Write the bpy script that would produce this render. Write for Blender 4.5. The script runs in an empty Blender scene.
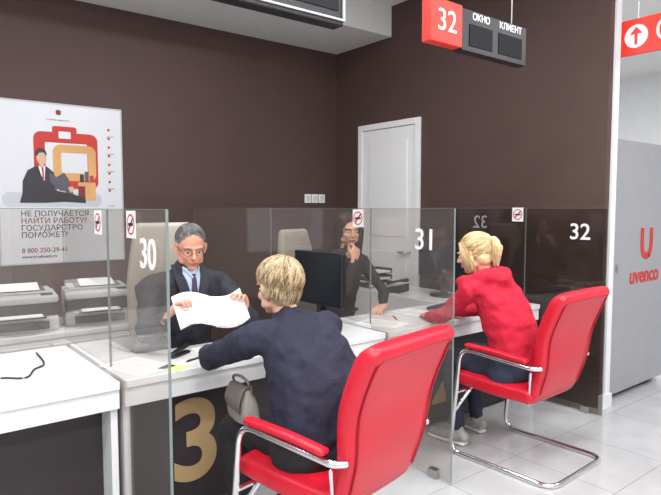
import bpy, math, random
from mathutils import Vector, Matrix
random.seed(3)
sc=bpy.context.scene
sc.view_settings.view_transform='Standard'
V=Vector
# ---------------------------------------------------------------- materials
def mat(name,col,rough=0.5,metal=0.0,var=0.06,nscale=8.0,bump=0.0,bscale=60.0,spec=0.5,emis=0.0,coat=0.0,sss=0.0,stretch=None):
    m=bpy.data.materials.new(name); m.use_nodes=True
    nt=m.node_tree; b=nt.nodes['Principled BSDF']
    tc=nt.nodes.new('ShaderNodeTexCoord')
    src=tc.outputs['Object']
    if stretch:
        mp=nt.nodes.new('ShaderNodeMapping'); mp.inputs['Scale'].default_value=stretch
        nt.links.new(src,mp.inputs['Vector']); src=mp.outputs['Vector']
    n=nt.nodes.new('ShaderNodeTexNoise'); n.inputs['Scale'].default_value=nscale; n.inputs['Detail'].default_value=4
    nt.links.new(src,n.inputs['Vector'])
    r=nt.nodes.new('ShaderNodeValToRGB')
    c=V(col[:3])
    lo=c*(1-var); hi=c*(1+var)
    r.color_ramp.elements[0].position=0.3; r.color_ramp.elements[1].position=0.7
    r.color_ramp.elements[0].color=(*lo,1); r.color_ramp.elements[1].color=(*[min(1,x) for x in hi],1)
    nt.links.new(n.outputs['Fac'],r.inputs['Fac']); nt.links.new(r.outputs['Color'],b.inputs['Base Color'])
    b.inputs['Roughness'].default_value=rough; b.inputs['Metallic'].default_value=metal
    b.inputs['Specular IOR Level'].default_value=spec
    b.inputs['Coat Weight'].default_value=coat
    if sss: 
        b.inputs['Subsurface Weight'].default_value=sss; b.inputs['Subsurface Scale'].default_value=0.01
    if emis:
        b.inputs['Emission Strength'].default_value=emis; b.inputs['Emission Color'].default_value=(*c,1)
    if bump:
        n2=nt.nodes.new('ShaderNodeTexNoise'); n2.inputs['Scale'].default_value=bscale; n2.inputs['Detail'].default_value=3
        nt.links.new(src,n2.inputs['Vector'])
        bp=nt.nodes.new('ShaderNodeBump'); bp.inputs['Strength'].default_value=bump; bp.inputs['Distance'].default_value=0.01
        nt.links.new(n2.outputs['Fac'],bp.inputs['Height']); nt.links.new(bp.outputs['Normal'],b.inputs['Normal'])
    return m
def srgb(r,g,b):
    f=lambda x:((x/255+0.055)/1.055)**2.4 if x/255>0.04045 else x/255/12.92
    return (f(r),f(g),f(b))
def glassmat(name,tint,reflection_haze=0.0,kr=0.7):
    m=bpy.data.materials.new(name); m.use_nodes=True; nt=m.node_tree
    nt.nodes.clear()
    o=nt.nodes.new('ShaderNodeOutputMaterial'); t=nt.nodes.new('ShaderNodeBsdfTransparent'); g=nt.nodes.new('ShaderNodeBsdfGlossy')
    g.inputs['Roughness'].default_value=0.02; g.inputs['Color'].default_value=(1,1,1,1)
    tc=nt.nodes.new('ShaderNodeTexCoord'); n=nt.nodes.new('ShaderNodeTexNoise'); n.inputs['Scale'].default_value=1.5
    nt.links.new(tc.outputs['Object'],n.inputs['Vector'])
    r=nt.nodes.new('ShaderNodeValToRGB'); r.color_ramp.elements[0].color=(*[x*0.97 for x in tint],1); r.color_ramp.elements[1].color=(*tint,1)
    nt.links.new(n.outputs['Fac'],r.inputs['Fac']); nt.links.new(r.outputs['Color'],t.inputs['Color'])
    lw=nt.nodes.new('ShaderNodeLayerWeight'); lw.inputs['Blend'].default_value=0.5
    pw=nt.nodes.new('ShaderNodeMath'); pw.operation='POWER'; pw.inputs[1].default_value=5
    ml=nt.nodes.new('ShaderNodeMath'); ml.operation='MULTIPLY_ADD'; ml.inputs[1].default_value=kr; ml.inputs[2].default_value=0.035
    nt.links.new(lw.outputs['Facing'],pw.inputs[0]); nt.links.new(pw.outputs[0],ml.inputs[0])
    mx=nt.nodes.new('ShaderNodeMixShader')
    nt.links.new(ml.outputs[0],mx.inputs['Fac']); nt.links.new(t.outputs[0],mx.inputs[1]); nt.links.new(g.outputs[0],mx.inputs[2])
    last=mx.outputs[0]
    if reflection_haze:
        d=nt.nodes.new('ShaderNodeBsdfDiffuse'); d.inputs['Color'].default_value=(0.8,0.76,0.72,1)  # pale diffuse layer imitating the veil of reflected bright surroundings
        m2=nt.nodes.new('ShaderNodeMixShader'); m2.inputs['Fac'].default_value=reflection_haze
        nt.links.new(last,m2.inputs[1]); nt.links.new(d.outputs[0],m2.inputs[2]); last=m2.outputs[0]
    nt.links.new(last,o.inputs['Surface'])
    return m
M={}
M['wall']=mat('brown_wall_paint',srgb(82,61,57),0.7,var=0.04,nscale=3,bump=0.25,bscale=220)
M['white_wall']=mat('white_wall_paint',srgb(226,226,226),0.8,var=0.02)
M['ceil']=mat('ceiling_white',srgb(228,228,226),0.85,var=0.02)
M['white']=mat('white_laminate',srgb(230,230,230),0.22,var=0.015,nscale=3)
M['white_edge']=mat('white_edge',srgb(215,214,212),0.4,var=0.02)
M['dark_panel']=mat('dark_front_laminate',srgb(46,38,40),0.45,var=0.08)
M['gold']=mat('gold_vinyl',srgb(178,148,104),0.45,var=0.04)
M['red_leather']=mat('red_leather',srgb(206,26,48),0.34,var=0.05,bump=0.12,bscale=160,spec=0.5)
M['red_pipe']=mat('red_piping',srgb(165,14,34),0.4)
M['chrome']=mat('chrome',(0.82,0.82,0.84),0.12,metal=1.0,var=0.01)
M['steel']=mat('brushed_steel',(0.5,0.5,0.52),0.35,metal=1.0,var=0.05)
M['black']=mat('black_plastic',srgb(24,24,27),0.4,var=0.1)
M['screen']=mat('screen_glass',srgb(30,36,42),0.25,var=0.05)
M['led']=mat('led_window',srgb(26,26,30),0.6,var=0.05,spec=0.2)
M['grey_plastic']=mat('grey_plastic',srgb(190,190,193),0.45,var=0.02)
M['dgrey']=mat('dark_grey_plastic',srgb(62,62,66),0.5)
M['beige']=mat('beige_leather',srgb(178,168,156),0.5,var=0.05,bump=0.1)
M['paper']=mat('paper',srgb(242,242,242),0.8,var=0.02)
M['ygreen']=mat('note_paper',srgb(205,222,130),0.8)
M['ink']=mat('printed_ink',srgb(120,120,125),0.8)
M['red_sign']=mat('red_sign',srgb(226,52,38),0.4,var=0.02,emis=0.12)
M['dark_sign']=mat('dark_sign',srgb(36,34,38),0.4,var=0.05)
M['white_vinyl']=mat('white_vinyl',srgb(240,240,240),0.6,var=0.01)
M['dim_mirror_decal']=mat('dim_mirror_decal',srgb(150,150,150),0.6,var=0.01)
M['red_print']=mat('red_print',srgb(196,54,46),0.6)
M['orange_print']=mat('orange_print',srgb(216,164,104),0.6,var=.12,nscale=5)
M['dark_print']=mat('dark_print',srgb(58,54,60),0.6)
M['mid_print']=mat('mid_print',srgb(92,88,98),0.6)
M['darkred_print']=mat('darkred_print',srgb(130,50,48),0.6)
M['skin_print']=mat('skin_print',srgb(214,170,146),0.6)
M['poster']=mat('poster_paper',srgb(218,219,224),0.35,var=0.03,nscale=2)
M['poster2']=mat('poster_grey_print',srgb(196,198,206),0.35,var=0.03,nscale=2)  # slightly darker grey print on the poster sheet
M['door']=mat('door_white',srgb(243,243,243),0.4,var=0.01)
M['machine']=mat('machine_grey',srgb(158,158,162),0.4,metal=0.1,var=0.03)
M['baseboard']=mat('baseboard_white',srgb(225,225,225),0.5)
M['skin']=mat('skin',srgb(226,176,150),0.5,var=0.06,nscale=20,sss=0.08)
M['skin2']=mat('skin_ruddy',srgb(228,164,136),0.5,var=0.07,nscale=20,sss=0.08)
M['lips']=mat('lips',srgb(186,112,102),0.45)
M['eye']=mat('eye_white',srgb(235,235,232),0.2)
M['iris']=mat('eye_iris',srgb(50,40,36),0.15)
M['navy']=mat('navy_knit',srgb(36,37,56),0.85,var=0.1,bump=0.3,bscale=90)
M['trousers']=mat('black_trousers',srgb(30,28,32),0.85,var=0.1,bump=0.2)
M['jeans']=mat('dark_jeans',srgb(46,52,72),0.85,var=0.15,bump=0.3)
M['hoodie']=mat('red_hoodie',srgb(204,28,58),0.85,var=0.06,bump=0.35,bscale=120)
M['suit']=mat('dark_suit',srgb(50,50,60),0.8,var=0.08,bump=0.15)
M['shirt']=mat('blue_shirt',srgb(196,210,230),0.75,var=0.04,bump=0.2)
M['tie']=mat('tie',srgb(70,60,90),0.6)
M['blouse']=mat('dark_blouse',srgb(44,38,42),0.8,var=0.1,bump=0.2)
M['bag']=mat('grey_bag_leather',srgb(140,134,126),0.6,var=0.12,bump=0.3)
M['bag2']=mat('grey_bag_trim',srgb(104,98,92),0.6,var=0.12)
M['sneaker']=mat('sneaker_fabric',srgb(168,166,162),0.7,var=0.25,nscale=30)
M['sole']=mat('shoe_sole',srgb(232,232,228),0.6)
M['shoe']=mat('black_shoe',srgb(26,24,26),0.35)
def hairmat(n,c,c2):
    M[n]=mat(n,srgb(*c),0.45,var=0.2,nscale=40,bump=0.3,bscale=80); M[n+'_dark']=mat(n+'_dark',srgb(*c2),0.5,var=0.2,nscale=40)
hairmat('blond',(194,172,136),(140,116,86)); hairmat('blond2',(226,202,154),(188,156,106))
hairmat('grey_hair',(122,118,116),(84,80,78)); hairmat('brown_hair',(62,44,38),(40,30,28))
M['g_side']=glassmat('tinted_glass',(0.90,0.885,0.87),reflection_haze=0.04)
M['g_dark']=glassmat('dark_tinted_glass',(0.66,0.61,0.58),reflection_haze=0.012)
M['g_edge']=mat('glass_edge',srgb(120,130,128),0.25,var=0.05)
def printed():
    m=mat('printed_paper',srgb(240,240,240),0.8,var=0.02)
    nt=m.node_tree; b=nt.nodes['Principled BSDF']; tc=nt.nodes.new('ShaderNodeTexCoord')
    wv=nt.nodes.new('ShaderNodeTexWave'); wv.bands_direction='Z'; wv.inputs['Scale'].default_value=24; 
    nt.links.new(tc.outputs['Object'],wv.inputs['Vector'])
    nz=nt.nodes.new('ShaderNodeTexNoise'); nz.inputs['Scale'].default_value=60
    nt.links.new(tc.outputs['Object'],nz.inputs['Vector'])
    mu=nt.nodes.new('ShaderNodeMath'); mu.operation='MULTIPLY'; nt.links.new(wv.outputs['Fac'],mu.inputs[0]); nt.links.new(nz.outputs['Fac'],mu.inputs[1])
    r=nt.nodes.new('ShaderNodeValToRGB'); r.color_ramp.elements[0].position=.38; r.color_ramp.elements[1].position=.5
    r.color_ramp.elements[0].color=(*srgb(240,240,240),1); r.color_ramp.elements[1].color=(*srgb(178,178,184),1)
    nt.links.new(mu.outputs[0],r.inputs['Fac']); nt.links.new(r.outputs['Color'],b.inputs['Base Color'])
    return m
M['printed']=printed()
def floormat():
    m=mat('floor_tile',srgb(184,184,185),0.16,var=0.08,nscale=4)
    nt=m.node_tree; b=nt.nodes['Principled BSDF']
    tc=nt.nodes.new('ShaderNodeTexCoord'); br=nt.nodes.new('ShaderNodeTexBrick')
    br.offset=0; br.inputs['Scale'].default_value=1; br.inputs['Brick Width'].default_value=0.6; br.inputs['Row Height'].default_value=0.6
    br.inputs['Mortar Size'].default_value=0.003; br.inputs['Mortar'].default_value=(*srgb(150,150,150),1)
    nt.links.new(tc.outputs['Object'],br.inputs['Vector'])
    ramp=[n for n in nt.nodes if n.type=='VALTORGB'][0]
    nt.links.new(ramp.outputs['Color'],br.inputs['Color1']); nt.links.new(ramp.outputs['Color'],br.inputs['Color2'])
    nt.links.new(br.outputs['Color'],b.inputs['Base Color'])
    return m
M['floor']=floormat()
# ---------------------------------------------------------------- geometry helpers
def link(o,parent=None):
    sc.collection.objects.link(o)
    if parent: o.parent=parent
    return o
def empty(name,loc=(0,0,0),rot=0):
    e=bpy.data.objects.new(name,None); e.location=loc; e.rotation_euler=(0,0,rot); e.empty_display_size=0.1
    sc.collection.objects.link(e); return e
def catmull(vals,sub):
    out=[]; n=len(vals)
    for i in range(n-1):
        p0=vals[max(i-1,0)];p1=vals[i];p2=vals[i+1];p3=vals[min(i+2,n-1)]
        for k in range(sub):
            t=k/sub
            out.append([0.5*((2*b)+(-a+c)*t+(2*a-5*b+4*c-d)*t*t+(-a+3*b-3*c+d)*t**3) for a,b,c,d in zip(p0,p1,p2,p3)])
    out.append(list(vals[-1])); return out
def fillet(pts,rad,n=6):
    pts=[V(p) for p in pts]; out=[pts[0]]
    for i in range(1,len(pts)-1):
        a=(pts[i-1]-pts[i]); b=(pts[i+1]-pts[i])
        r=min(rad,a.length*0.49,b.length*0.49)
        A=pts[i]+a.normalized()*r; B=pts[i]+b.normalized()*r
        for k in range(n+1):
            t=k/n; out.append(A*(1-t)**2+pts[i]*2*t*(1-t)+B*t*t)
    out.append(pts[-1]); return out
class MB:
    def __init__(s): s.v=[]; s.f=[]
    def add(s,vs,fs):
        o=len(s.v); s.v+=[V(x) for x in vs]; s.f+=[[i+o for i in f] for f in fs]; return s
    def box(s,x0,x1,y0,y1,z0,z1):
        return s.add([(x0,y0,z0),(x1,y0,z0),(x1,y1,z0),(x0,y1,z0),(x0,y0,z1),(x1,y0,z1),(x1,y1,z1),(x0,y1,z1)],
              [(0,3,2,1),(4,5,6,7),(0,1,5,4),(1,2,6,5),(2,3,7,6),(3,0,4,7)])
    def ell(s,c,r,T=None,n=20,m=12):
        c=V(c); vs=[];fs=[]
        if not hasattr(r,'__len__'): r=(r,r,r)
        vs.append(V((0,0,-r[2])))
        for j in range(1,m):
            ph=-math.pi/2+math.pi*j/m
            for i in range(n):
                th=2*math.pi*i/n; vs.append(V((r[0]*math.cos(ph)*math.cos(th),r[1]*math.cos(ph)*math.sin(th),r[2]*math.sin(ph))))
        vs.append(V((0,0,r[2])))
        for i in range(n): fs.append((0,1+(i+1)%n,1+i))
        for j in range(m-2):
            for i in range(n):
                a=1+j*n+i;b=1+j*n+(i+1)%n; fs.append((a,b,b+n,a+n))
        t=len(vs)-1;o=1+(m-2)*n
        for i in range(n): fs.append((o+i,o+(i+1)%n,t))
        if T is not None: vs=[T.to_3x3()@v for v in vs]
        return s.add([v+c for v in vs],fs)
    def limb(s,pts,rads,side=(1,0,0),sub=4,seg=16,n=2.0,cap=True,roundcap=None):
        R=[]
        for r in rads: R.append((r,r) if not hasattr(r,'__len__') else tuple(r))
        if sub>1:
            P=[V(p) for p in catmull([tuple(p) for p in pts],sub)]; R=[(max(a,.0005),max(b,.0005)) for a,b in catmull(R,sub)]
        else: P=[V(p) for p in pts]
        if len(R)==1: R=R*len(P)
        rings=[]
        N=len(P); T=[]
        for i in range(N):
            T.append((P[min(i+1,N-1)]-P[max(i-1,0)]).normalized())
        r0=min(R[0]) if roundcap is None else roundcap; r1=min(R[-1]) if roundcap is None else roundcap
        if cap:
            for k in range(4):
                ph=(k+0.15)/4*math.pi/2; sn=math.sin(ph); cs=math.cos(ph)
                rings.append((P[0]-T[0]*r0*cs,T[0],R[0][0]-r0+r0*sn,R[0][1]-r0+r0*sn))
        for i in range(N): rings.append((P[i],T[i],R[i][0],R[i][1]))
        if cap:
            for k in range(3,-1,-1):
                ph=(k+0.15)/4*math.pi/2; sn=math.sin(ph); cs=math.cos(ph)
                rings.append((P[-1]+T[-1]*r1*cs,T[-1],R[-1][0]-r1+r1*sn,R[-1][1]-r1+r1*sn))
        vs=[];fs=[]; sd=V(side)
        for (c,t,a,b) in rings:
            q=sd-t*sd.dot(t)
            if q.length<0.15:
                q=V((0,0,1))-t*t.z
                if q.length<0.15: q=V((0,1,0))-t*t.y
            q.normalize(); sd=q if sub==1 else sd
            w=t.cross(q)
            for i in range(seg):
                th=2*math.pi*i/seg; co=math.cos(th); si=math.sin(th)
                if n!=2.0:
                    co=math.copysign(abs(co)**(2/n),co); si=math.copysign(abs(si)**(2/n),si)
                vs.append(c+q*a*co+w*b*si)
        K=len(rings)
        for j in range(K-1):
            for i in range(seg):
                a=j*seg+i;b=j*seg+(i+1)%seg; fs.append((a,b,b+seg,a+seg))
        fs.append(tuple(reversed(range(seg)))); fs.append(tuple(range((K-1)*seg,K*seg)))
        return s.add(vs,fs)
    def strand(s,P,r):
        vs=[];fs=[];N=len(P)
        for i,p in enumerate(P):
            t=(P[min(i+1,N-1)]-P[max(i-1,0)]).normalized()
            q=t.orthogonal().normalized() if i==0 else (q-t*q.dot(t)).normalized()
            w=t.cross(q); k=i/(N-1); rr=r*(0.35+0.65*math.sin(math.pi*min(1,k*1.1+.12))) if k<.95 else r*.15
            for j in range(5):
                a=j*2*math.pi/5; vs.append(p+q*rr*math.cos(a)+w*rr*math.sin(a))
        for i in range(N-1):
            for j in range(5):
                a=i*5+j;b=i*5+(j+1)%5; fs.append((a,b,b+5,a+5))
        return s.add(vs,fs)
    def xf(s,T): s.v=[T@v for v in s.v]; return s
    def obj(s,name,m,parent=None,world=True,voxel=None,smooth=0,disp=0,dscale=0.08,bevel=0,flat=False,subs=0):
        off=V((0,0,0))
        if parent is not None and world: off=V(parent.location)
        me=bpy.data.meshes.new(name); me.from_pydata([tuple(v-off) for v in s.v],[],s.f); me.update()
        me.materials.append(m)
        if not flat:
            for p in me.polygons: p.use_smooth=True
        o=bpy.data.objects.new(name,me); link(o,parent)
        if bevel:
            b=o.modifiers.new('bevel','BEVEL'); b.width=bevel; b.segments=2; b.limit_method='ANGLE'
        if voxel:
            r=o.modifiers.new('remesh','REMESH'); r.mode='VOXEL'; r.voxel_size=voxel; r.use_smooth_shade=True
        if disp:
            tx=bpy.data.textures.new(name+'_tex','CLOUDS'); tx.noise_scale=dscale; tx.noise_depth=3
            d=o.modifiers.new('disp','DISPLACE'); d.texture=tx; d.strength=disp; d.mid_level=0.5; d.texture_coords='LOCAL'
        if smooth:
            k=o.modifiers.new('smooth','SMOOTH'); k.iterations=smooth; k.factor=0.5
        if subs:
            k=o.modifiers.new('sub','SUBSURF'); k.levels=subs; k.render_levels=subs
        return o
def box(name,x0,x1,y0,y1,z0,z1,m,parent=None,bevel=0.0,world=True):
    return MB().box(x0,x1,y0,y1,z0,z1).obj(name,m,parent,world,bevel=bevel,flat=True)
def textobj(name,s,loc,xdir,ydir,size,m,parent=None,world=True,extrude=0.0015,align='CENTER',bold=0.0):
    c=bpy.data.curves.new(name,'FONT'); c.body=s; c.size=size; c.extrude=extrude; c.align_x=align; c.align_y='CENTER'; c.offset=bold
    o=bpy.data.objects.new(name+'_tmp',c); sc.collection.objects.link(o)
    bpy.context.view_layer.update()
    dg=bpy.context.evaluated_depsgraph_get()
    me=bpy.data.meshes.new_from_object(o.evaluated_get(dg)); bpy.data.objects.remove(o)
    me.materials.clear(); me.materials.append(m)
    x=V(xdir).normalized(); y=V(ydir).normalized(); z=x.cross(y)
    T=Matrix(((x.x,y.x,z.x,loc[0]),(x.y,y.y,z.y,loc[1]),(x.z,y.z,z.z,loc[2]),(0,0,0,1)))
    if parent is not None and world: T=Matrix.Translation(-V(parent.location))@T
    me.transform(T)
    o=bpy.data.objects.new(name,me); link(o,parent); return o
XU=(1,0,0); ZU=(0,0,1)
# ---------------------------------------------------------------- room shell
YB=3.19; UW=1.8
box('floor',-7,7,-6,7,-0.1,0,M['floor'])
box('wall_back',-7,UW,YB,YB+0.15,0,3.6,M['wall'])
box('wall_right',UW,UW+0.12,0.1,YB,0,3.6,M['wall'])
box('trim_1',UW+0.121,UW+0.131,0.1,YB,0,3.5,M['white_wall'])
box('trim_2',UW+0.06,UW+0.131,0.085,0.1,0.1,3.5,M['white_wall'])
box('baseboard_right',UW-0.01,UW+0.14,0.07,0.1,0,0.1,M['baseboard'])
box('wall_hall_back',UW+0.131,7,6.0,6.15,0,3.6,M['white_wall'])
box('wall_left',-7.15,-7,-6,7,0,3.6,M['white_wall'])
box('wall_hall_right',7,7.15,-6,7,0,3.6,M['white_wall'])
box('wall_front',-7,7,-6.15,-6,0,3.6,M['white_wall'])
box('ceiling',-7,7,-6,7,3.5,3.6,M['ceil'])
box('trim_3',-7,UW,2.32,YB,3.20,3.5,M['ceil'])
d=empty('door_1',(UW,2.3,0))
dy0,dy1,dz=1.90,2.79,2.36
MB().box(UW-0.03,UW-0.002,dy0,dy0+0.06,0,dz).box(UW-0.03,UW-0.002,dy1-0.06,dy1,0,dz).box(UW-0.03,UW-0.002,dy0+0.06,dy1-0.06,dz-0.06,dz).obj('frame',M['door'],d,flat=True,bevel=0.004)
box('leaf',UW-0.014,UW-0.002,dy0+0.065,dy1-0.065,0.01,dz-0.065,M['door'],d)
MB().box(UW-0.022,UW-0.014,dy0+0.17,dy1-0.17,1.2,dz-0.2).box(UW-0.022,UW-0.014,dy0+0.17,dy1-0.17,0.2,1.05).obj('raised_panels',M['door'],d,flat=True,bevel=0.004)
MB().limb([(UW-0.014,dy0+0.12,1.05),(UW-0.06,dy0+0.12,1.05),(UW-0.06,dy0+0.24,1.05)],[0.01],sub=1).obj('handle',M['steel'],d)
sw=empty('light_switch',(1.4,YB,1.57))
for i in range(3):
    x=1.35+i*0.095
    box('plate_%d'%(i+1),x,x+.085,YB-0.012,YB-0.001,1.545,1.64,M['white_vinyl'],sw,0.003)
    box('rocker_%d'%(i+1),x+0.018,x+.067,YB-0.018,YB-0.012,1.565,1.62,M['white_edge'],sw,0.002)
# ---------------------------------------------------------------- poster
PX0,PX1,PZ0,PZ1=-1.585,-0.637,1.05,2.33
po=empty('poster',(PX0,YB-0.012,PZ0))
box('sheet',PX0,PX1,YB-0.012,YB-0.002,PZ0,PZ1,M['poster'],po)
MB().box(PX0-.012,PX0,YB-.016,YB-.002,PZ0-.012,PZ1+.012).box(PX1,PX1+.012,YB-.016,YB-.002,PZ0-.012,PZ1+.012).box(PX0,PX1,YB-.016,YB-.002,PZ1,PZ1+.012).box(PX0,PX1,YB-.016,YB-.002,PZ0-.012,PZ0).obj('frame',M['grey_plastic'],po,flat=True)
def pxy(px,py): return (PX0+(px-2)/120*(PX1-PX0), PZ1-(py-103)/156*(PZ1-PZ0))
def ring(name,x0,y0,x1,y1,th,m,lay,fill=False,rad=0.06):
    a=pxy(x0,y1); b=pxy(x1,y0)
    def rr(ax,az,bx,bz,r):
        o=[]
        for (cx,cz,st) in ((bx-r,bz-r,0),(ax+r,bz-r,90),(ax+r,az+r,180),(bx-r,az+r,270)):
            for k in range(7):
                t=math.radians(st+k*15); o.append((cx+r*math.cos(t),cz+r*math.sin(t)))
        return o
    O=rr(a[0],a[1],b[0],b[1],rad); y=YB-0.0125-lay*0.0006
    if fill: MB().add([(p[0],y,p[1]) for p in O],[list(range(len(O)))[::-1]]).obj(name,m,po,flat=True); return
    I=rr(a[0]+th,a[1]+th,b[0]-th,b[1]-th,max(rad-th,0.01)); n=len(O)
    MB().add([(p[0],y,p[1]) for p in O]+[(p[0],y,p[1]) for p in I],[(i,i+n,(i+1)%n+n,(i+1)%n) for i in range(n)]).obj(name,m,po,flat=True)
ring('floor_tone',4,190,100,204,0,M['poster2'],0.5,True,0.05)
ring('red_frame',34,130,97,186,0.085,M['red_print'],1)
ring('beige_frame',52,142,95,178,0.065,M['orange_print'],2)
ring('white_core',60,150,84,170,0,M['poster'],3,True,0.03)
ring('red_tab',52,124,76,140,0,M['red_print'],4,True,0.02)
ring('tab_gap',58,129,70,136,0,M['poster'],5,True,0.01)
ring('archive_box',76,179,94,197,0,M['orange_print'],5,True,0.01)
ring('archive_box_side',76,183,83,197,0,M['darkred_print'],5.5,True,0.005)
for i,(a,b,c) in enumerate([(78,171,'dark_print'),(83,168,'mid_print'),(88,172,'red_print')]): ring('archive_papers',a,b,a+4,180,0,M[c],4.5+i*.2,True,0.004)
def poly(name,pts,m,lay,D=3,K=1.12):
    pts=[(22+(x-22)*K,197+(y-197)*K) for x,y in pts]
    MB().add([(pxy(x,y+D)[0],YB-0.0125-lay*0.0006,pxy(x,y+D)[1]) for x,y in pts[::-1]],[list(range(len(pts)))]).obj(name,m,po,flat=True)
poly('printed_leg_rear',[(34,186),(48,176),(58,170),(62,176),(66,190),(73,192),(73,196),(62,196),(56,180),(44,194),(34,196)],M['mid_print'],6)
poly('printed_leg_front',[(22,190),(40,184),(60,188),(76,192),(77,197),(58,196),(40,197),(20,197)],M['dark_print'],6.5)
poly('printed_jacket',[(22,194),(23,178),(27,169),(34,165),(43,165),(49,170),(51,180),(47,190),(34,194)],M['dark_print'],7)
poly('printed_shirt',[(36,165),(42,165),(41,178),(38,172)],M['white_vinyl'],7.5)
poly('printed_tie',[(38.6,166),(40.4,166),(40.8,176),(39.8,178)],M['red_print'],8)
poly('printed_arm',[(45,170),(50,173),(57,182),(63,184),(62,187),(54,186),(46,179)],M['mid_print'],8)
poly('printed_hand',[(61,183),(65,182),(67,185),(63,188)],M['skin_print'],8.2)
poly('printed_neck',[(37,161),(41,161),(41,166),(37,166)],M['skin_print'],7.8)
poly('printed_head',[(34.5,155),(36.5,152),(41,152),(43,155),(43,160),(40.5,164),(37.5,164),(35,160)],M['skin_print'],8)
poly('printed_hair',[(34,157),(34,152),(37,149),(42,150),(43.6,154),(43,156),(41,153),(37,153.5),(35.3,156)],M['dark_print'],8.5)
for i,(s,z,py,m) in enumerate([('НЕ ПОЛУЧАЕТСЯ',0.062,211,'dark_print'),('НАЙТИ РАБОТУ?',0.062,218,'darkred_print'),('ГОСУДАРСТВО',0.062,225,'dark_print'),('ПОМОЖЕТ!',0.062,232,'dark_print'),('8 800 250-29-41',0.052,247,'darkred_print'),('www.trudvsem.ru',0.036,253,'dark_print')]):
    p=pxy(20,py); textobj('line_%d'%(i+1),s,(p[0],YB-0.0135,p[1]),XU,ZU,z,M[m],po,align='LEFT',bold=0.0008,extrude=0.0004)
for i in range(8):
    p=pxy(109,124+i*9); MB().ell((p[0],YB-0.013,p[1]),(0.011,0.0008,0.011)).obj('icon_%d'%(i+1),M['red_print'],po)
for i in range(5): textobj('icon_label_%d'%i,'услуги',(pxy(103,138)[0]+.06,YB-.0135,pxy(0,131+i*18)[1]),XU,ZU,.018,M['dark_print'],po,extrude=.0003)
ring('crest',56,108,61,113,0,M['darkred_print'],3,True,0.012)
textobj('crest_label','служба занятости',(pxy(58,118)[0],YB-.0135,pxy(58,118)[1]),XU,ZU,.02,M['dark_print'],po,extrude=.0003)
# ---------------------------------------------------------------- glass panels
def sticker(par,u,v,z,r=0.05):
    MB().box(u-0.0022,u-0.0008,v-r,v+r,z-r*1.1,z+r*1.1).obj('notice',M['white_vinyl'],par,flat=True)
    n=24; vs=[];fs=[]
    for i in range(n):
        t=2*math.pi*i/n
        for R in (r*0.85,r*0.70): vs.append((u-0.003,v+R*math.cos(t),z+R*math.sin(t)))
    for i in range(n):
        a=2*i;b=2*((i+1)%n); fs.append((a,b,b+1,a+1))
    o=r*0.55
    mb=MB().add(vs,fs); w=0.004
    mb.add([(u-0.0032,v+o+w,z-o+w),(u-0.0032,v+o-w,z-o-w),(u-0.0032,v-o-w,z+o-w),(u-0.0032,v-o+w,z+o+w)],[(0,1,2,3)])
    mb.obj('prohibition_ring',M['red_print'],par,flat=True)
    MB().box(u-0.0032,u-0.003,v-o,v+o,z-0.006,z+0.006).obj('cigarette',M['dark_print'],par,flat=True)
def gpanel(u,segs,num,numv=0.2,zt=1.49):
    e=empty('glass_partition',(u,0,0))
    for i,(a,b,z0,m) in enumerate(segs):
        box('pane_%d'%(i+1),u-0.005,u+0.005,a,b,z0,zt,m,e)
        MB().box(u-0.0055,u+0.0055,a-0.0015,a,z0,zt).box(u-0.0055,u+0.0055,a,b,zt,zt+0.002).obj('edge_%d'%(i+1),M['g_edge'],e,flat=True)
    for vv in (0.12,0.45):
        MB().box(u-0.02,u+0.02,vv-0.03,vv+0.03,0.0,0.05).obj('floor_clamp',M['steel'],e,flat=True,bevel=0.003)
    textobj('number',num,(u-0.007,numv,1.315),(0,-1,0),ZU,0.165,M['white_vinyl'],e,bold=0.001)
    return e
u30,u31,u32=-1.58,0.0,1.65
e30=gpanel(u30,[(0,0.64,0.012,M['g_side']),(0.65,1.38,0.78,M['g_side'])],'30',0.17)
e31=gpanel(u31,[(0,0.64,0.012,M['g_side']),(0.65,1.76,0.78,M['g_side']),(1.77,3.1,0.78,M['g_side'])],'31')
e32=gpanel(u32,[(0,0.64,0.012,M['g_dark']),(0.65,1.76,0.012,M['g_dark'])],'32')
sticker(e30,u30-0.005,0.76,1.43); sticker(e30,u30-0.005,0.34,1.43)
sticker(e31,u31-0.005,0.76,1.43); sticker(e32,u32-0.005,0.72,1.44)
textobj('number_mirror_image','32',(u32-0.007,1.08,1.37),(0,1,0),ZU,0.15,M['dim_mirror_decal'],e32)  # mirror image of the number, dimmed in its own colour
er=empty('glass_partition',(-2.4,1.39,0))
box('pane_1',-3.4,u30,1.388,1.396,0.78,1.49,M['g_side'],er)
box('edge_1',-3.4,u30,1.388,1.396,1.49,1.494,M['g_edge'],er)
# ---------------------------------------------------------------- desks
def desk(u0,u1,v0,v1,num=None,fv=0.62):
    e=empty('service_desk',((u0+u1)/2,v0,0))
    box('top',u0,u1,v0,v1,0.715,0.75,M['white'],e,0.003)
    box('apron',u0,u1,v0+0.012,v0+0.03,0.63,0.715,M['white'],e)
    box('side_left',u0,u0+0.03,v0+0.04,v1-0.02,0,0.715,M['white'],e,0.002)
    box('side_right',u1-0.03,u1,v0+0.04,v1-0.02,0,0.715,M['white'],e,0.002)
    box('modesty_panel',u0+0.031,u1-0.031,fv,fv+0.02,0.03,0.714,M['dark_panel'],e)
    if num:
        textobj('number',num,(u0+0.52,fv-0.004,0.34),XU,ZU,0.56,M['gold'],e,bold=0.012)
    return e
dk30=desk(-3.3,u30-0.012,0.5,1.36,None,0.66)
dk31=desk(u30+0.012,u31-0.012,0.5,0.93,'31')
dk32=desk(u31+0.012,u32-0.012,0.5,1.04,'32')
rd=empty('side_desk',(1.35,1.6,0))
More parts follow.
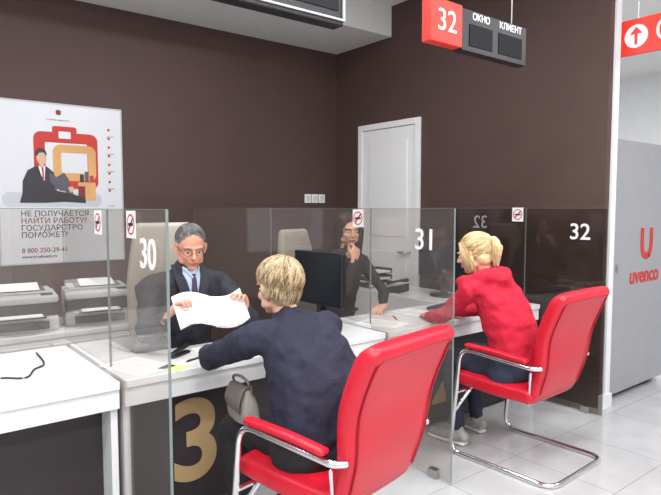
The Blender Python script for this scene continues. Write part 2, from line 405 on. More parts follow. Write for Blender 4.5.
box('top',1.1,u32-0.02,1.05,2.3,0.715,0.75,M['white'],rd,0.003)
box('leg_1',1.1,1.13,1.07,2.28,0,0.715,M['white'],rd)
box('leg_2',1.58,1.61,1.07,2.28,0,0.715,M['white'],rd)
rd2=empty('side_desk',(-1.46,1.1,0))
box('top',-1.565,-1.36,0.935,1.38,0.715,0.75,M['white'],rd2,0.003)
box('leg',-1.565,-1.54,0.95,1.37,0,0.715,M['white'],rd2)
box('leg_2',-1.39,-1.365,0.95,1.37,0,0.715,M['white'],rd2)
pc=empty('storage_cabinet',(-2.0,1.6,0))
box('body',-3.3,-1.08,1.48,1.95,0.02,0.77,M['white'],pc,0.003)
box('top',-3.31,-1.07,1.47,1.96,0.77,0.80,M['white'],pc,0.003)
for i in range(4): box('drawer_front_%d'%(i+1),-3.28+i*0.55,-2.75+i*0.55,1.465,1.479,0.06,0.74,M['white_edge'],pc,0.002)
# ---------------------------------------------------------------- printers
def printer(u,v,z,rot):
    e=empty('laser_printer',(u,v,z),rot); w=False
    MB().box(-.19,.19,-.16,.17,.0,.085).obj('body_lower',M['grey_plastic'],e,w,flat=True,bevel=.014)
    box('inner_core',-.182,.182,-.14,.16,.085,.165,M['dgrey'],e,.003,w)
    box('rear_cover',-.19,.19,.02,.17,.085,.165,M['grey_plastic'],e,.004,w)
    MB().box(-.19,.19,-.165,.17,.16,.205).obj('body_upper',M['grey_plastic'],e,w,flat=True,bevel=.014)
    box('lid',-.165,.165,-.09,.15,.205,.222,M['grey_plastic'],e,.008,w)
    box('output_recess',-0.13,0.13,-0.08,0.1,0.222,0.227,M['dgrey'],e,0.002,w)
    MB().add([(-.10,-.09,.229),(.10,-.09,.229),(.10,.10,.252),(-.10,.10,.252)],[(0,1,2,3)]).obj('printed_page',M['paper'],e,w,flat=True)
    box('tray_front',-0.14,0.14,-0.168,-0.158,0.015,0.06,M['dgrey'],e,0.004,w)
    box('feed_tray',-0.12,0.12,-0.24,-0.13,0.088,0.094,M['black'],e,0.002,w)
    box('feed_paper',-0.105,0.105,-0.23,-0.12,0.0945,0.10,M['paper'],e,0.001,w)
    box('control_panel',0.10,0.16,-0.155,-0.11,0.205,0.213,M['black'],e,0.002,w)
    return e
printer(-1.74,1.73,0.80,math.radians(-8)); printer(-1.31,1.73,0.80,math.radians(-10))
# ---------------------------------------------------------------- red cantilever chair
def redchair(loc,rot):
    e=empty('visitor_armchair',loc,rot); w=False
    MB().limb([(0,-0.2,0.445),(0,0.0,0.45),(0,0.24,0.455)],[(0.25,0.05),(0.26,0.055),(0.25,0.05)],n=4.5,seg=40,sub=5).obj('seat_cushion',M['red_leather'],e,w)
    MB().limb([(0,-0.235,0.47),(0,-0.275,0.62),(0,-0.30,0.80),(0,-0.365,0.97),(0,-0.395,1.01)],[(0.235,0.035),(0.25,0.042),(0.27,0.045),(0.275,0.045),(0.27,0.04)],n=5,seg=44,sub=5).obj('backrest',M['red_leather'],e,w)
    for s in (-1,1):
        pts=[(s*0.205,-0.272,0.47),(s*0.218,-0.318,0.62),(s*0.235,-0.345,0.80),(s*0.238,-0.41,0.965),(s*0.22,-0.43,1.0)]
        MB().limb(pts,[0.004]*5,sub=5,seg=8).obj('piping',M['red_pipe'],e,w)
    MB().limb([(-.22,-0.43,1.0),(0,-0.433,1.005),(.22,-0.43,1.0)],[0.004]*3,sub=4,seg=8).obj('piping',M['red_pipe'],e,w)
    r=0.0135
    for s in (-1,1):
        x=s*0.295
        path=[(0,-0.40,r),(x,-0.40,r),(x*1.0,0.27,r),(x,0.20,0.66),(x,-0.27,0.63),(s*0.262,-0.30,0.63)]
        MB().limb(fillet(path,0.085),[r],sub=1,seg=14).obj('frame_tube',M['chrome'],e,w)
        MB().limb([(x,0.15,0.685),(x,-0.05,0.68),(x,-0.23,0.665)],[(0.024,0.013)]*3,sub=4,n=3,seg=20).obj('armrest_pad',M['red_leather'],e,w)
        MB().limb([(s*0.29,0.245,0.26),(s*0.2,0.2,0.385)],[r*0.85],sub=1,seg=12).obj('seat_strut',M['chrome'],e,w)
    MB().limb([(-.285,0.225,0.385),(.285,0.225,0.385)],[r*0.9],sub=1,seg=12).obj('cross_bar',M['chrome'],e,w)
    MB().limb([(-.285,-0.255,0.6),(-.2,-0.2,0.395)],[r*0.6],sub=1,seg=10).limb([(.285,-0.255,0.6),(.2,-0.2,0.395)],[r*0.6],sub=1,seg=10).obj('rear_strut',M['chrome'],e,w)
    return e
redchair((-0.985,-0.175,0),math.radians(11)); redchair((0.64,0.03,0),math.radians(2))
# ---------------------------------------------------------------- office chair
def officechair(loc,rot,top=1.38):
    e=empty('office_chair',loc,rot); w=False
    MB().limb([(0,-0.2,0.46),(0,0,0.455),(0,0.2,0.46)],[(0.23,0.045),(0.24,0.05),(0.23,0.045)],n=4,seg=36,sub=4).obj('seat_cushion',M['beige'],e,w)
    MB().limb([(0,-0.25,0.52),(0,-0.24,0.75),(0,-0.27,1.05),(0,-0.30,top-0.05)],[(0.2,0.035),(0.225,0.045),(0.23,0.045),(0.18,0.035)],n=4,seg=36,sub=5).obj('backrest',M['beige'],e,w)
    MB().limb([(0,0,0.07),(0,0,0.40)],[0.028],sub=1).obj('gas_column',M['black'],e,w)
    box('tilt_plate',-0.1,0.1,-0.25,0.1,0.385,0.41,M['black'],e,0.005,w)
    MB().limb([(0,-0.2,0.40),(0,-0.29,0.44),(0,-0.305,0.62)],[(0.03,0.012)]*3,sub=4).obj('back_bracket',M['black'],e,w)
    for s in (-1,1):
        MB().limb(fillet([(s*0.2,0,0.42),(s*0.27,0,0.44),(s*0.27,0.02,0.66)],0.04),[0.013],sub=1,seg=10).obj('arm_post',M['black'],e,w)
        MB().limb([(s*0.27,-0.1,0.675),(s*0.27,0.12,0.675)],[(0.03,0.014)]*2,sub=1,n=3).obj('arm_pad',M['black'],e,w)
    for k in range(5):
        a=math.radians(90+72*k); c,s_=math.cos(a),math.sin(a)
        MB().limb([(0,0,0.10),(0.24*c,0.24*s_,0.075)],[0.022,0.014],sub=1,seg=10).ell((0.245*c,0.245*s_,0.03),(0.022,0.022,0.03)).obj('star_leg_%d'%(k+1),M['black'],e,w)
    return e
officechair((-1.03,1.15,0),math.pi-.15,1.42); officechair((0.36,1.56,0),math.pi+0.35,1.34)
# ---------------------------------------------------------------- people
def hand(par,m,wrist,d,n,side,curl=0.35,scale=1.0):
    y=V(d).normalized(); z=-V(n); z=(z-y*z.dot(y)).normalized(); x=y.cross(z)
    mb=MB()
    mb.limb([(0,-0.03,0),(0,0.0,0),(0,0.045,0),(0,0.085,-0.002)],[(0.026,0.021),(0.027,0.019),(0.040,0.016),(0.038,0.0135)],sub=3,n=2.6)
    for k,(bx,L) in enumerate([(0.030,0.070),(0.010,0.078),(-0.010,0.073),(-0.029,0.058)]):
        bx*=side; a=0; p=V((bx,0.078,-0.002)); pts=[p.copy(),V((bx,0.09,-0.002))]; p=pts[-1].copy()
        for seg in (0.45,0.30,0.25):
            a+=curl*(1+0.12*k)
            p=p+V((bx*0.12*seg,math.cos(a)*L*seg,-math.sin(a)*L*seg)); pts.append(p.copy())
        mb.limb(pts,[0.0088,0.0088,0.0085,0.0078,0.0068],sub=3,seg=10)
    mb.limb([(side*0.022,0.018,-0.002),(side*0.046,0.045,-0.012),(side*0.052,0.068,-0.02),(side*0.050,0.088,-0.027)],[0.014,0.0115,0.0098,0.008],sub=3,seg=10)
    T=Matrix(((x.x,y.x,z.x,wrist[0]),(x.y,y.y,z.y,wrist[1]),(x.z,y.z,z.z,wrist[2]),(0,0,0,1)))@Matrix.Scale(scale,4)
    mb.xf(T).obj('hand_left' if side>0 else 'hand_right',m,par,voxel=0.0034,smooth=2)
def strands(hs,C,R,crown,N,maxphi,zmin,r=.0032,yoff=.02,lift=.004,wave=.25):
    C=V(C); c=V(crown).normalized(); a=c.orthogonal().normalized(); b=c.cross(a)
    for k in range(N):
        th=random.random()*2*math.pi; d=a*math.cos(th)+b*math.sin(th)
        st=random.uniform(.02,maxphi*.55); L=random.uniform(.7,1.3); bend=random.uniform(-wave,wave)
        q=R; off=random.uniform(-.002,lift); P=[]
        n=9
        for i in range(n):
            ph=st+L*i/(n-1)
            if ph>maxphi: break
            dd=(d+ c.cross(d)*bend*(i/n)).normalized()
            s=c*math.cos(ph)+dd*math.sin(ph)
            p=C+V((s.x*(q[0]+off),s.y*(q[1]+off),s.z*(q[2]+off)))
            lim=yoff+max(0,p.z-.02)*.62
            if p.y>lim or p.z<zmin: break
            P.append(p)
        if len(P)>=3: hs[0 if random.random()<.68 else 1].strand(P,r*random.uniform(.7,1.3))
def head(par,H,yaw,pitch,skin,hn,style,neck,glasses=False,roll=0):
    hair=M[hn]
    T=Matrix.Translation(H)@Matrix.Rotation(yaw,4,'Z')@Matrix.Rotation(pitch,4,'X')@Matrix.Rotation(roll,4,'Y')
    mb=MB()
    mb.ell((0,-.012,.032),(.074,.094,.084),n=28,m=18).ell((0,.022,-.035),(.057,.066,.074),n=28,m=18).ell((0,.058,-.092),(.026,.022,.020))
    mb.ell((0,.070,.024),(.052,.018,.011)).ell((.034,.055,-.028),(.024,.026,.024)).ell((-.034,.055,-.028),(.024,.026,.024))
    mb.limb([(0,.080,.014),(0,.096,-.012),(0,.104,-.026)],[.008,.010,.0125],sub=3).ell((.010,.094,-.030),(.008,.009,.007)).ell((-.010,.094,-.030),(.008,.009,.007))
    mb.ell((0,.080,-.058),(.024,.012,.013))
    mb.ell((.050,.01,-.065),(.018,.04,.022)).ell((-.050,.01,-.065),(.018,.04,.022))
    for s in (-1,1): mb.limb([(s*.070,.002,.022),(s*.084,-.012,.018),(s*.084,-.014,-.006),(s*.071,.002,-.03)],[(.010,.006)]*4,sub=3,seg=10).ell((s*.075,-.006,-.002),(.006,.014,.024))
    mb.xf(T)
    Hn=T@V((0,-.022,-.05)); N=V(neck)
    mb.limb([Hn,(Hn+N)/2,N,N+V((0,0,-.05))],[.056,.053,.06,.07],sub=3)
    mb.obj('head_and_neck',skin,par,voxel=0.005,smooth=3)
    e=MB(); i=MB(); l=MB(); b=MB()
    for s in (-1,1):
        e.ell((s*.031,.0675,.0),(.0135,.0105,.0078)); i.ell((s*.031,.0765,-.001),(.0055,.003,.0055))
        b.limb([(s*.014,.088,.020),(s*.032,.087,.026),(s*.05,.074,.020)],[(.003,.0035)]*3,sub=3,seg=8)
    l.limb([(-.022,.0835,-.060),(0,.0925,-.057),(.022,.0835,-.060)],[.003,.005,.003],sub=3,seg=8).limb([(-.018,.084,-.064),(0,.091,-.066),(.018,.084,-.064)],[.003,.0055,.003],sub=3,seg=8)
    e.xf(T).obj('eyes',M['eye'],par); i.xf(T).obj('irises',M['iris'],par); b.xf(T).obj('eyebrows',hair,par); l.xf(T).obj('lips',M['lips'],par)
    h=MB(); g=[MB(),MB()]
    if style=='short':
        h.ell((0,-.024,.044),(.080,.096,.082),n=28,m=18).ell((0,-.06,-.02),(.062,.045,.05))
        for s in (-1,1): h.ell((s*.066,-.02,.02),(.014,.035,.035))
        strands(g,(0,-.024,.044),(.080,.096,.082),(0,-.3,1),500,1.7,-.01,r=.0022,yoff=.01)
    elif style=='bob':
        h.ell((0,-.026,.042),(.083,.100,.086),n=28,m=18).ell((0,-.056,-.025),(.068,.046,.062))
        for s in (-1,1): h.ell((s*.072,-.02,-.0),(.013,.04,.042))
        strands(g,(0,-.028,.040),(.086,.104,.091),(.1,-.35,1),1300,2.0,-.05,r=.0027,yoff=.03,lift=.013,wave=.7)
        strands(g,(0,-.048,-.01),(.077,.062,.078),(0,-.4,1),500,2.4,-.085,r=.0026,yoff=-.01,lift=.008,wave=.5)
    elif style=='pony':
        h.ell((0,-.024,.042),(.083,.100,.084),n=28,m=18).ell((0,-.055,-.03),(.071,.05,.06))
        for s in (-1,1): h.limb([(s*.068,.02,.04),(s*.078,-.005,-.02),(s*.075,-.0,-.09)],[.012,.016,.008],sub=4)
        h.limb([(0,-.10,.05),(0,-.135,.055),(0,-.145,.02),(0,-.132,-.04),(0,-.115,-.09)],[.022,.028,.028,.022,.01],sub=4)
        strands(g,(0,-.026,.040),(.085,.102,.087),(0,-1,.25),1100,2.6,-.05,r=.0028,yoff=.03,lift=.005)
        for k in range(180):
            a=random.random()*6.283; rr=random.uniform(.018,.034); x=rr*math.cos(a); y=rr*math.sin(a); e2=random.uniform(.6,1.1)
            P=[V(p) for p in catmull([(x*.4,-.10,.05+y*.4),(x,-.14,.055+y*.6),(x*1.1,-.148+y,.01),(x*.9,-.132+y*.8,-.05*e2),(x*.5,-.118+y*.4,-.10*e2)],3)]
            g[k%3==0].strand(P,.003)
        for s in (-1,1):
            for k in range(50):
                x=random.uniform(-.008,.008); y=random.uniform(-.03,.02)
                g[k%3==0].strand([V(p) for p in catmull([(s*(.060+x),.045+y*.5,.085),(s*(.084+x),.03+y,.02),(s*(.082+x),.015+y,-.05),(s*(.068+x),.01+y,-.11)],3)],.0028)
    else:
        h.ell((0,-.026,.044),(.086,.102,.084),n=28,m=18).ell((0,-.06,-.03),(.074,.052,.072))
        for s in (-1,1): h.limb([(s*.060,.045,.07),(s*.080,.015,.01),(s*.082,-.01,-.07),(s*.076,-.015,-.17)],[.014,.020,.028,.016],sub=4)
        strands(g,(0,-.026,.044),(.088,.104,.086),(0,.2,1),800,2.0,-.05,r=.003,yoff=.03)
        for s in (-1,1):
            for k in range(110):
                x=random.uniform(-.014,.016); y=random.uniform(-.05,.03)
                g[k%3==0].strand([V(p) for p in catmull([(s*(.060+x),.03+y*.6,.09),(s*(.086+x),.0+y,.02),(s*(.092+x),-.012+y,-.07),(s*(.084+x),-.015+y,-.19)],3)],.0034)
    h.xf(T).obj('hair',hair,par,voxel=0.0055,disp=.004,dscale=0.02,smooth=1)
    g[0].xf(T).obj('hair_locks',hair,par); g[1].xf(T).obj('hair_lowlights',M[hn+'_dark'],par)
    if glasses:
        g=MB()
        for s in (-1,1):
            c=V((s*.033,.090,-.002)); pts=[c+V((.023*math.cos(t*math.pi/8),-.008*abs(math.cos(t*math.pi/8)) if math.cos(t*math.pi/8)*s>0 else 0,.015*math.sin(t*math.pi/8))) for t in range(17)]
            g.limb(pts,[.0013],sub=1,seg=6,cap=False)
            g.limb([c+V((s*.023,-.008,.004)),V((s*.078,-.0,.008))],[.0013],sub=1,seg=6)
        g.limb([(-.011,.092,.0),(0,.096,.003),(.011,.092,.0)],[.0013]*3,sub=2,seg=6)
        g.xf(T).obj('glasses',M['black'],par)
def person(name,f,tor,H,yaw,pitch,arms,legs,top,bottom,skin,hair,style,glasses=False,shoe=('shoe','shoe'),sleeve=.055,extra=None,roll=0,curls=(.35,.35)):
    f=V((f[0],f[1],0)).normalized(); rt=V((f.y,-f.x,0))
    P=V(tor[0][0]); e=empty(name,(P.x,P.y,0))
    t=MB(); t.limb([x[0] for x in tor],[x[1] for x in tor],side=rt,sub=5,seg=28,n=2.3)
    for (S,E,W,d,n,sd) in arms:
        S,E,W=V(S),V(E),V(W); U=V(tor[-2][0])
        t.limb([U+(S-U)*0.25,S+(S-U)*0.02,S+(E-S)*0.3,S+(E-S)*0.75,E,E+(W-E)*0.3,E+(W-E)*0.95],[sleeve*1.12,sleeve*1.12,sleeve*1.05,sleeve*.88,sleeve*.86,sleeve*.82,sleeve*.62],side=(0,0,1),sub=4,seg=18)
    if extra: extra(t,e)
    t.obj('top_garment',top,e,voxel=0.010,disp=0.032,dscale=0.06,smooth=3)
    for i,(S,E,W,d,n,sd) in enumerate(arms): hand(e,skin,W,d,n,sd,curls[i])
    b=MB(); b.limb([P-rt*0.09+V((0,0,-.02)),P+rt*0.09+V((0,0,-.02))],[(tor[0][1][1]*.95),(tor[0][1][1]*.95)],sub=1,seg=20)
    for (hp,K,A,toe) in legs:
        hp,K,A,toe=V(hp),V(K),V(A),V(toe)
        b.limb([hp,hp+(K-hp)*.5,K-(K-hp)*.06,K+(A-K)*.08,K+(A-K)*.4,K+(A-K)*.97],[.098,.086,.068,.066,.06,.045],side=rt,sub=4,seg=18)
    b.obj('trousers',bottom,e,voxel=0.012,disp=0.022,dscale=0.06,smooth=3)
    for (hp,K,A,toe) in legs:
        A=V(A);toe=V(toe); g=(toe-A); g.z=0; g.normalize()
        MB().limb([A-g*.045+V((0,0,.055-A.z)),A+g*.02+V((0,0,.06-A.z)),A+g*.10+V((0,0,.045-A.z)),A+g*.185+V((0,0,.036-A.z))],[(.034,.034),(.038,.042),(.042,.032),(.034,.022)],side=g.cross(V((0,0,1))),sub=4,n=2.4).limb([A+V((0,0,.05-A.z)),A+V((0,0,.11-A.z))],[.042,.04],sub=1).obj('shoe_upper',M[shoe[0]],e,voxel=.007,smooth=2)
        MB().limb([A-g*.05+V((0,0,.0135-A.z)),A+g*.04+V((0,0,.0135-A.z)),A+g*.13+V((0,0,.0135-A.z)),A+g*.20+V((0,0,.0135-A.z))],[(.035,.0125),(.035,.0125),(.045,.0125),(.033,.0125)],side=g.cross(V((0,0,1))),sub=4,n=2.6).obj('shoe_sole',M[shoe[1]],e)
    head(e,V(H),yaw,pitch,skin,hair,style,tor[-1][0],glasses,roll)
    return e
w1=person('visitor_in_navy_sweater',(-.15,1),
 [((-.985,-.14,.55),(.215,.16)),((-.99,-.13,.69),(.215,.16)),((-.995,-.08,.84),(.205,.145)),((-1.01,.01,.965),(.18,.11)),((-1.02,.06,1.03),(.07,.064))],
 (-1.035,.12,1.15),math.radians(4),math.radians(-6),
 [((-1.20,.03,.965),(-1.24,.35,.83),(-1.08,.60,.785),(.75,.65,-.05),(0,0,-1),1),((-.825,.04,.965),(-.735,.34,.83),(-.88,.60,.785),(-.6,.8,-.05),(0,0,-1),-1)],
 [((-1.09,-.12,.55),(-1.17,.27,.53),(-1.17,.20,.1),(-1.17,.4,.04)),((-.89,-.12,.55),(-.86,.28,.53),(-.83,.22,.1),(-.83,.4,.04))],
 M['navy'],M['trousers'],M['skin'],'blond','bob',sleeve=.063)
def hood(t,e):
    t.limb([(.36,.25,1.05),(.42,.13,1.085),(.52,.09,1.09),(.62,.12,1.085),(.66,.24,1.06)],[.03,.045,.06,.045,.03],sub=4)
    t.limb([(.52,.08,1.07),(.54,.05,1.0)],[.07,.04],sub=1)
w2=person('visitor_in_red_hoodie',(-.12,1),
 [((.61,.02,.55),(.185,.14)),((.605,.03,.70),(.175,.135)),((.58,.09,.88),(.18,.13)),((.54,.16,1.03),(.165,.10)),((.52,.19,1.10),(.07,.066))],
 (.475,.24,1.215),math.radians(18),math.radians(-14),
 [((.37,.17,1.02),(.36,.37,.83),(.46,.585,.785),(.55,.75,-.05),(0,0,-1),1),((.71,.18,1.02),(.76,.38,.83),(.64,.585,.785),(-.4,.9,-.05),(0,0,-1),-1)],
 [((.52,.04,.54),(.49,.42,.53),(.47,.34,.1),(.45,.5,.04)),((.70,.04,.54),(.73,.44,.53),(.74,.40,.1),(.76,.6,.04))],
 M['hoodie'],M['jeans'],M['skin'],'blond2','pony',shoe=('sneaker','sole'),sleeve=.055,extra=hood)
w3=person('clerk_in_suit',(0,-1),
 [((-1.005,1.20,.58),(.19,.14)),((-1.005,1.19,.76),(.18,.135)),((-1.008,1.15,.95),(.20,.135)),((-1.01,1.10,1.08),(.185,.10)),((-1.01,1.08,1.15),(.075,.07))],
 (-1.01,1.02,1.275),math.radians(166),math.radians(-16),
 [((-1.215,1.10,1.065),(-1.31,.94,.84),(-1.235,.83,.94),(.35,-.25,.6),(.6,-.5,.1),-1),((-.805,1.10,1.065),(-.68,.93,.85),(-.80,.81,.94),(-.3,-.25,.65),(-.6,-.5,.1),1)],
 [((-1.10,1.17,.56),(-1.14,.80,.56),(-1.16,.84,.1),(-1.16,.7,.04)),((-.91,1.17,.56),(-.87,.80,.56),(-.86,.84,.1),(-.86,.7,.04))],
 M['suit'],M['suit'],M['skin2'],'grey_hair','short',glasses=True,sleeve=.058,curls=(.55,.55))
cx=-1.008
MB().limb([(cx,1.035,1.15),(cx,1.02,1.08),(cx,1.025,.98),(cx,1.035,.90)],[(.052,.03),(.055,.034),(.038,.03),(.012,.02)],sub=4).obj('shirt_front',M['shirt'],w3)
MB().limb([(cx-.058,1.07,1.165),(cx-.04,1.02,1.15),(cx-.012,.995,1.11)],[(.007,.020)]*3,sub=3).limb([(cx+.058,1.07,1.165),(cx+.04,1.02,1.15),(cx+.012,.995,1.11)],[(.007,.020)]*3,sub=3).obj('shirt_collar',M['shirt'],w3)
MB().limb([(cx,.993,1.125),(cx,.983,1.06),(cx,.987,.95)],[(.013,.007),(.016,.006),(.024,.006)],sub=3).obj('necktie',M['tie'],w3)
for s in (-1,1):
    MB().limb([(cx+s*.075,1.08,1.175),(cx+s*.072,1.0,1.10),(cx+s*.045,.985,1.0),(cx+s*.012,1.0,.90)],[(.02,.008),(.03,.008),(.026,.007),(.01,.006)],sub=4).obj('lapel',M['suit'],w3)
w4=person('clerk_in_dark_blouse',(0,-1),
 [((.40,1.50,.56),(.17,.13)),((.40,1.48,.74),(.155,.12)),((.40,1.43,.94),(.165,.12)),((.40,1.38,1.12),(.155,.085)),((.40,1.36,1.20),(.058,.054))],
 (.40,1.325,1.325),math.radians(158),math.radians(-6),
 [((.24,1.38,1.10),(.21,1.14,.89),(.325,1.18,1.125),(.35,.2,.6),(.2,1,.2),-1),((.56,1.38,1.10),(.64,1.2,.86),(.47,1.03,.79),(-.9,-.45,-.03),(0,0,-1),1)],
 [((.31,1.45,.55),(.30,1.06,.53),(.30,1.08,.1),(.30,.9,.04)),((.49,1.45,.55),(.51,1.06,.53),(.51,1.08,.1),(.51,.9,.04))],
 M['blouse'],M['trousers'],M['skin'],'brown_hair','long',sleeve=.046,curls=(.7,.3))
# grey handbag held on the visitor's lap
hb=empty('handbag',(-1.205,.12,.59))
MB().limb([(-1.205,.12,.63),(-1.21,.12,.68),(-1.215,.12,.735)],[(.105,.048),(.10,.045),(.078,.022)],side=(.15,1,0),sub=4,n=3.2,seg=32,roundcap=.02).obj('body',M['bag'],hb,disp=.012,dscale=.05)
MB().limb([(-1.256,.12,.665),(-1.262,.12,.70),(-1.24,.12,.752),(-1.215,.12,.758)],[(.075,.004),(.085,.004),(.078,.004),(.07,.004)],side=(.15,1,0),sub=4,n=3).obj('flap',M['bag2'],hb)
MB().limb([(-1.215,.06,.75),(-1.225,.05,.785),(-1.228,.11,.80),(-1.225,.17,.785),(-1.215,.175,.75)],[.006]*5,sub=4,seg=8).obj('strap',M['bag2'],hb)
# ---------------------------------------------------------------- things on desks
def monitor(loc,rot,W=.245):
    e=empty('computer_monitor',loc,rot); w=False
    box('shell',-W,W,-0.012,0.03,0.16,0.48,M['black'],e,0.006,w)
    box('screen',-W+.013,W-.013,-0.0135,-0.011,0.18,0.468,M['screen'],e,0,w)
    MB().limb([(0,0.035,0.3),(0,0.05,0.18),(0,0.04,0.02)],[(0.035,0.015)]*3,sub=3,n=3).obj('neck',M['black'],e,w)
    MB().limb([(0,0.02,0.003),(0,0.02,0.012)],[(0.12,0.09)]*2,sub=1,seg=32,roundcap=0.003).obj('base',M['black'],e,w)
    return e
monitor((-0.29,0.80,0.75),math.radians(-90),.23)
monitor((1.35,1.25,0.75),math.radians(-90))
def keyboard(loc,rot):
    e=empty('keyboard',loc,rot); box('case',-0.22,0.22,-0.075,0.075,0.0,0.02,M['black'],e,0.004,False)
    mb=MB()
    for r in range(5):
        for c in range(15): mb.box(-0.21+c*0.028,-0.186+c*0.028,-0.065+r*0.026,-0.043+r*0.026,0.02,0.026)
    mb.obj('keys',M['dgrey'],e,False,flat=True)
keyboard((-0.54,0.72,0.75),math.radians(-84)); keyboard((1.0,0.85,0.75),math.radians(10))
def phone(loc,rot):
    e=empty('desk_phone',loc,rot)
    MB().add([(-.1,-.1,0),(.1,-.1,0),(.1,.1,0),(-.1,.1,0),(-.1,-.1,.025),(.1,-.1,.025),(.1,.1,.07),(-.1,.1,.07)],[(0,3,2,1),(4,5,6,7),(0,1,5,4),(1,2,6,5),(2,3,7,6),(3,0,4,7)]).obj('base',M['black'],e,False,bevel=0.006,flat=True)
    MB().limb([(-.07,-.09,.055),(-.07,0,.085),(-.07,.09,.1)],[(.022,.018),(.016,.01),(.022,.018)],sub=4,n=3).obj('handset',M['black'],e,False)
    mb=MB()
    for r in range(4):
        for c in range(3): mb.box(-.01+c*.03,.012+c*.03,-.075+r*.025,-.058+r*.025,.03+r*.011,.042+r*.011)
    mb.obj('keypad',M['grey_plastic'],e,False,flat=True)
    return e
phone((1.25,1.7,0.75),math.radians(200)); phone((-2.36,0.95,0.75),math.radians(150))
def paper(u,v,rot,z=0.7505,m='paper',w=.21,h=.297,name='paper_sheet',lines=True):
    e=empty(name,(u,v,z),rot)
    MB().box(-w/2,w/2,-h/2,h/2,0,0.0012).obj('sheet',M[m],e,False,flat=True)
    if lines:
        mb=MB()
        for i in range(9): mb.box(-w*.38,w*(.38 if i%4 else .2),h*.38-i*h*.085,h*.38-i*h*.085+.004,0.0012,0.0015)
        mb.obj('print',M['ink'],e,False,flat=True)
paper(-1.44,.70,.3); paper(-.97,.78,1.5,w=.16,h=.26); paper(-1.32,.57,.5,m='ygreen',w=.09,h=.12,lines=False)
paper(.17,.72,.3); paper(1.37,.66,.2); paper(-2.0,1.15,.4); paper(.62,.84,.1)
def pen(u,v,rot,m):
    e=empty('ballpoint_pen',(u,v,.756),rot)
    MB().limb([(-.07,0,0),(-.065,0,0),(.05,0,0),(.068,0,0)],[.002,.0045,.0045,.001],side=(0,1,0),sub=1,seg=10).obj('barrel',m,e,False)
    MB().limb([(-.06,0,.005),(-.03,0,.006)],[.0012],side=(0,1,0),sub=1,seg=6).obj('clip',M['steel'],e,False)
pen(-1.17,.64,.4,M['black']); pen(.36,.80,1.0,M['red_print'])
st=empty('stapler',(-1.2,.76,.75),.5)
MB().limb([(-.06,0,.008),(.06,0,.008)],[(.018,.008)]*2,side=(0,1,0),sub=1,n=3).limb([(-.06,0,.022),(.06,0,.042)],[(.014,.009)]*2,side=(0,1,0),sub=1,n=3).ell((-.06,0,.015),(.015,.014,.014)).obj('body',M['black'],st,False)
hp=empty('held_documents',(-1.0,.77,.97)); 
for k,(a,b,bow) in enumerate([(-1.225,-1.02,.03),(-1.03,-.83,-.02)]):
    vs=[];fs=[];n=10
    for i in range(n+1):
        t=i/n; x=a+(b-a)*t
        for j in range(n+1):
            s=j/n; z=1.035-.15*s-0.02*math.sin(t*math.pi)*(1 if k else -1)+(.025*(t) if k else .01*(1-t))
            y=.80-.11*s+bow*math.sin(t*math.pi)
            vs.append((x,y,z))
    for i in range(n):
        for j in range(n): q=i*(n+1)+j; fs.append((q,q+1,q+n+2,q+n+1))
    o=MB().add(vs,fs).obj('sheet_%d'%(k+1),M['printed'],hp); so=o.modifiers.new('s','SOLIDIFY'); so.thickness=.001
cb=MB(); cb.limb([(-2.22,.93,.756),(-2.12,.72,.756),(-2.0,.86,.756),(-1.9,.80,.756),(-1.84,.92,.756),(-1.78,1.0,.756),(-1.76,1.25,.756)],[.004]*7,sub=6,seg=8)
cb.obj('power_cable',M['black'])
tr=empty('document_tray',(1.35,2.1,.75))
for k in range(3):
    MB().box(1.2,1.5,1.98,2.22,.755+k*.06,.76+k*.06).box(1.2,1.205,1.98,2.22,.76+k*.06,.80+k*.06).box(1.495,1.5,1.98,2.22,.76+k*.06,.80+k*.06).obj('tray_%d'%(k+1),M['dgrey'],tr,flat=True)
    box('papers_%d'%(k+1),1.21,1.49,1.99,2.2,.76+k*.06,.775+k*.06,M['paper'],tr)
# ---------------------------------------------------------------- hanging signs
def hsign(u0,u1,v,z0,z1,num,split):
    e=empty('queue_display_sign',((u0+u1)/2,v,z0))
    us=u0+split
    box('red_panel',u0,us,v-0.03,v+0.03,z0,z1,M['red_sign'],e,0.003)
    box('dark_panel',us,u1,v-0.03,v+0.03,z0-0.01,z1-0.01,M['dark_sign'],e,0.003)
    textobj('number',num,((u0+us)/2,v-0.032,(z0+z1)/2),XU,ZU,0.15,M['white_vinyl'],e)
    textobj('heading_1','ОКНО',(us+(u1-us)*.27,v-0.032,z1-0.04),XU,ZU,0.05,M['white_vinyl'],e)
    textobj('heading_2','КЛИЕНТ',(us+(u1-us)*.73,v-0.032,z1-0.04),XU,ZU,0.05,M['white_vinyl'],e)
    for a,b in ((.1,.44),(.54,.92)):
        box('led_window',us+(u1-us)*a,us+(u1-us)*b,v-0.034,v-0.03,z0+0.02,z1-0.08,M['led'],e)
    for x in (u0+0.1,u1-0.1): MB().limb([(x,v,z1-.01),(x,v,3.5)],[.003],sub=1,seg=8).obj('suspension_rod',M['steel'],e)
hsign(-.235,.565,0,2.31,2.52,'32',.235)
tv=empty('hanging_television',(-1.2,0.1,2.30))
box('housing',-1.55,-.76,.0,.07,2.28,2.83,M['black'],tv,.006)
box('screen',-1.52,-.79,-.004,.0,2.34,2.80,M['led'],tv)
MB().box(-1.552,-.758,-.008,-.001,2.300,2.308).box(-.768,-.758,-.008,0,2.308,2.83).obj('silver_trim',M['grey_plastic'],tv,flat=True)
MB().limb([(-1.15,.05,2.8),(-1.15,.05,3.5)],[.02],sub=1).obj('pole',M['steel'],tv)
ds=empty('direction_sign',(2.0,-.4,2.6))
box('panel',1.98,2.02,-.95,.16,2.60,2.85,M['red_sign'],ds,.003)
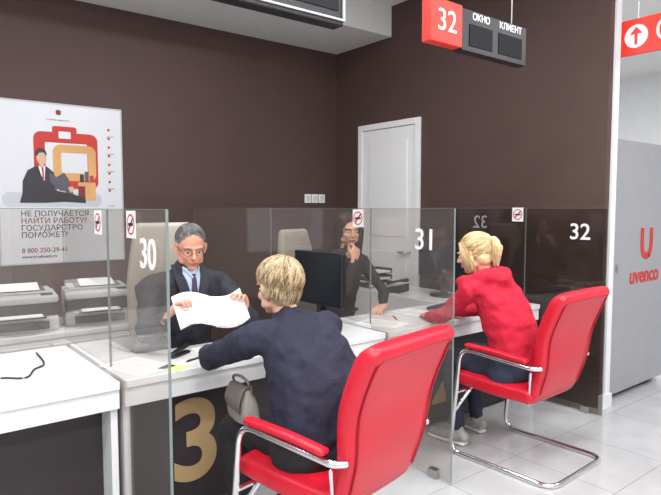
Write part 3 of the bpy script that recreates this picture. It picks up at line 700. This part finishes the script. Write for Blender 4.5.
MB().add([(1.977,-.03,2.725)]+[(1.977,.0+.082*math.cos(t*math.pi/16),2.725+.082*math.sin(t*math.pi/16)) for t in range(32)],[(0,1+i,1+(i+1)%32) for i in range(32)]).obj('disc',M['white_vinyl'],ds,flat=True)
o3=.07;zz=-.025
MB().add([(1.975,-.07+o3,2.815+zz),(1.975,-.115+o3,2.765+zz),(1.975,-.08+o3,2.765+zz),(1.975,-.08+o3,2.69+zz),(1.975,-.06+o3,2.69+zz),(1.975,-.06+o3,2.765+zz),(1.975,-.025+o3,2.765+zz)],[(0,1,2,5,6),(2,3,4,5)]).obj('arrow',M['red_sign'],ds,flat=True)
textobj('label','Окна',(1.977,-.37,2.725),(0,-1,0),ZU,.2,M['white_vinyl'],ds)
for y in (-.8,0.0): MB().limb([(2.0,y,2.85),(2.0,y,3.5)],[.004],sub=1,seg=8).obj('rod',M['steel'],ds)
# ---------------------------------------------------------------- vending machine
vm=empty('vending_machine',(2.45,.5,0))
box('cabinet',1.985,2.95,.16,.95,.03,2.02,M['machine'],vm,.008)
box('door',1.985,2.95,.12,.158,.05,2.01,M['machine'],vm,.006)
MB().box(2.02,2.08,.2,.26,0,.03).box(2.85,2.91,.2,.26,0,.03).box(2.02,2.08,.85,.91,0,.03).box(2.85,2.91,.85,.91,0,.03).obj('feet',M['black'],vm,flat=True)
MB().limb([(2.47,.117,1.33),(2.47,.117,1.20),(2.49,.117,1.13),(2.55,.117,1.105),(2.61,.117,1.13),(2.63,.117,1.20),(2.63,.117,1.33)],[(.028,.003)]*7,side=(1,0,.3),sub=5,n=3).obj('logo_mark',M['red_print'],vm)
textobj('logo_text','uvenco',(2.53,.118,.95),XU,ZU,.18,M['red_print'],vm,bold=.004)
box('lock',2.04,2.07,.112,.12,1.0,1.06,M['steel'],vm,.002)
# ---------------------------------------------------------------- lamps
def lamp(u,v,z,p=26,w=1.2,h=.3):
    e=empty('ceiling_lamp',(u,v,z))
    box('housing',u-w/2-.02,u+w/2+.02,v-h/2-.02,v+h/2+.02,z-.035,z-.001,M['white_edge'],e)
    em=M.get('lamp_em') or mat('lamp_diffuser',(1,1,1),.5,var=.01,emis=3.0); M['lamp_em']=em
    box('diffuser',u-w/2,u+w/2,v-h/2,v+h/2,z-.04,z-.035,em,e)
    l=bpy.data.lights.new('lamp_light','AREA'); l.shape='RECTANGLE'; l.size=w; l.size_y=h; l.energy=p; l.color=(.97,.985,1)
    o=bpy.data.objects.new('light',l); link(o,e); o.location=(0,0,-.05)
for u in (-4.2,-1.9,.4): 
    lamp(u,-3.2,3.5,84); lamp(u,-1.0,3.5,48)
lamp(-3.0,1.3,3.5,38); lamp(-.6,1.3,3.5,40); 
lamp(3.3,-2.2,3.5,55); lamp(3.6,1.8,3.5,80); lamp(3.35,4.6,3.5,80)
w=bpy.data.worlds.new('world'); sc.world=w; w.use_nodes=True
w.node_tree.nodes['Background'].inputs[0].default_value=(.9,.95,1,1); w.node_tree.nodes['Background'].inputs[1].default_value=.4
# ---------------------------------------------------------------- camera
cam=bpy.data.cameras.new('camera'); co=bpy.data.objects.new('camera',cam); sc.collection.objects.link(co)
cam.sensor_width=36; cam.lens=587/661*36; cam.clip_start=.05
co.location=(-2.43,-2.0,1.5); co.rotation_euler=(math.radians(90-3.95),0,math.radians(-38.6))
sc.camera=co
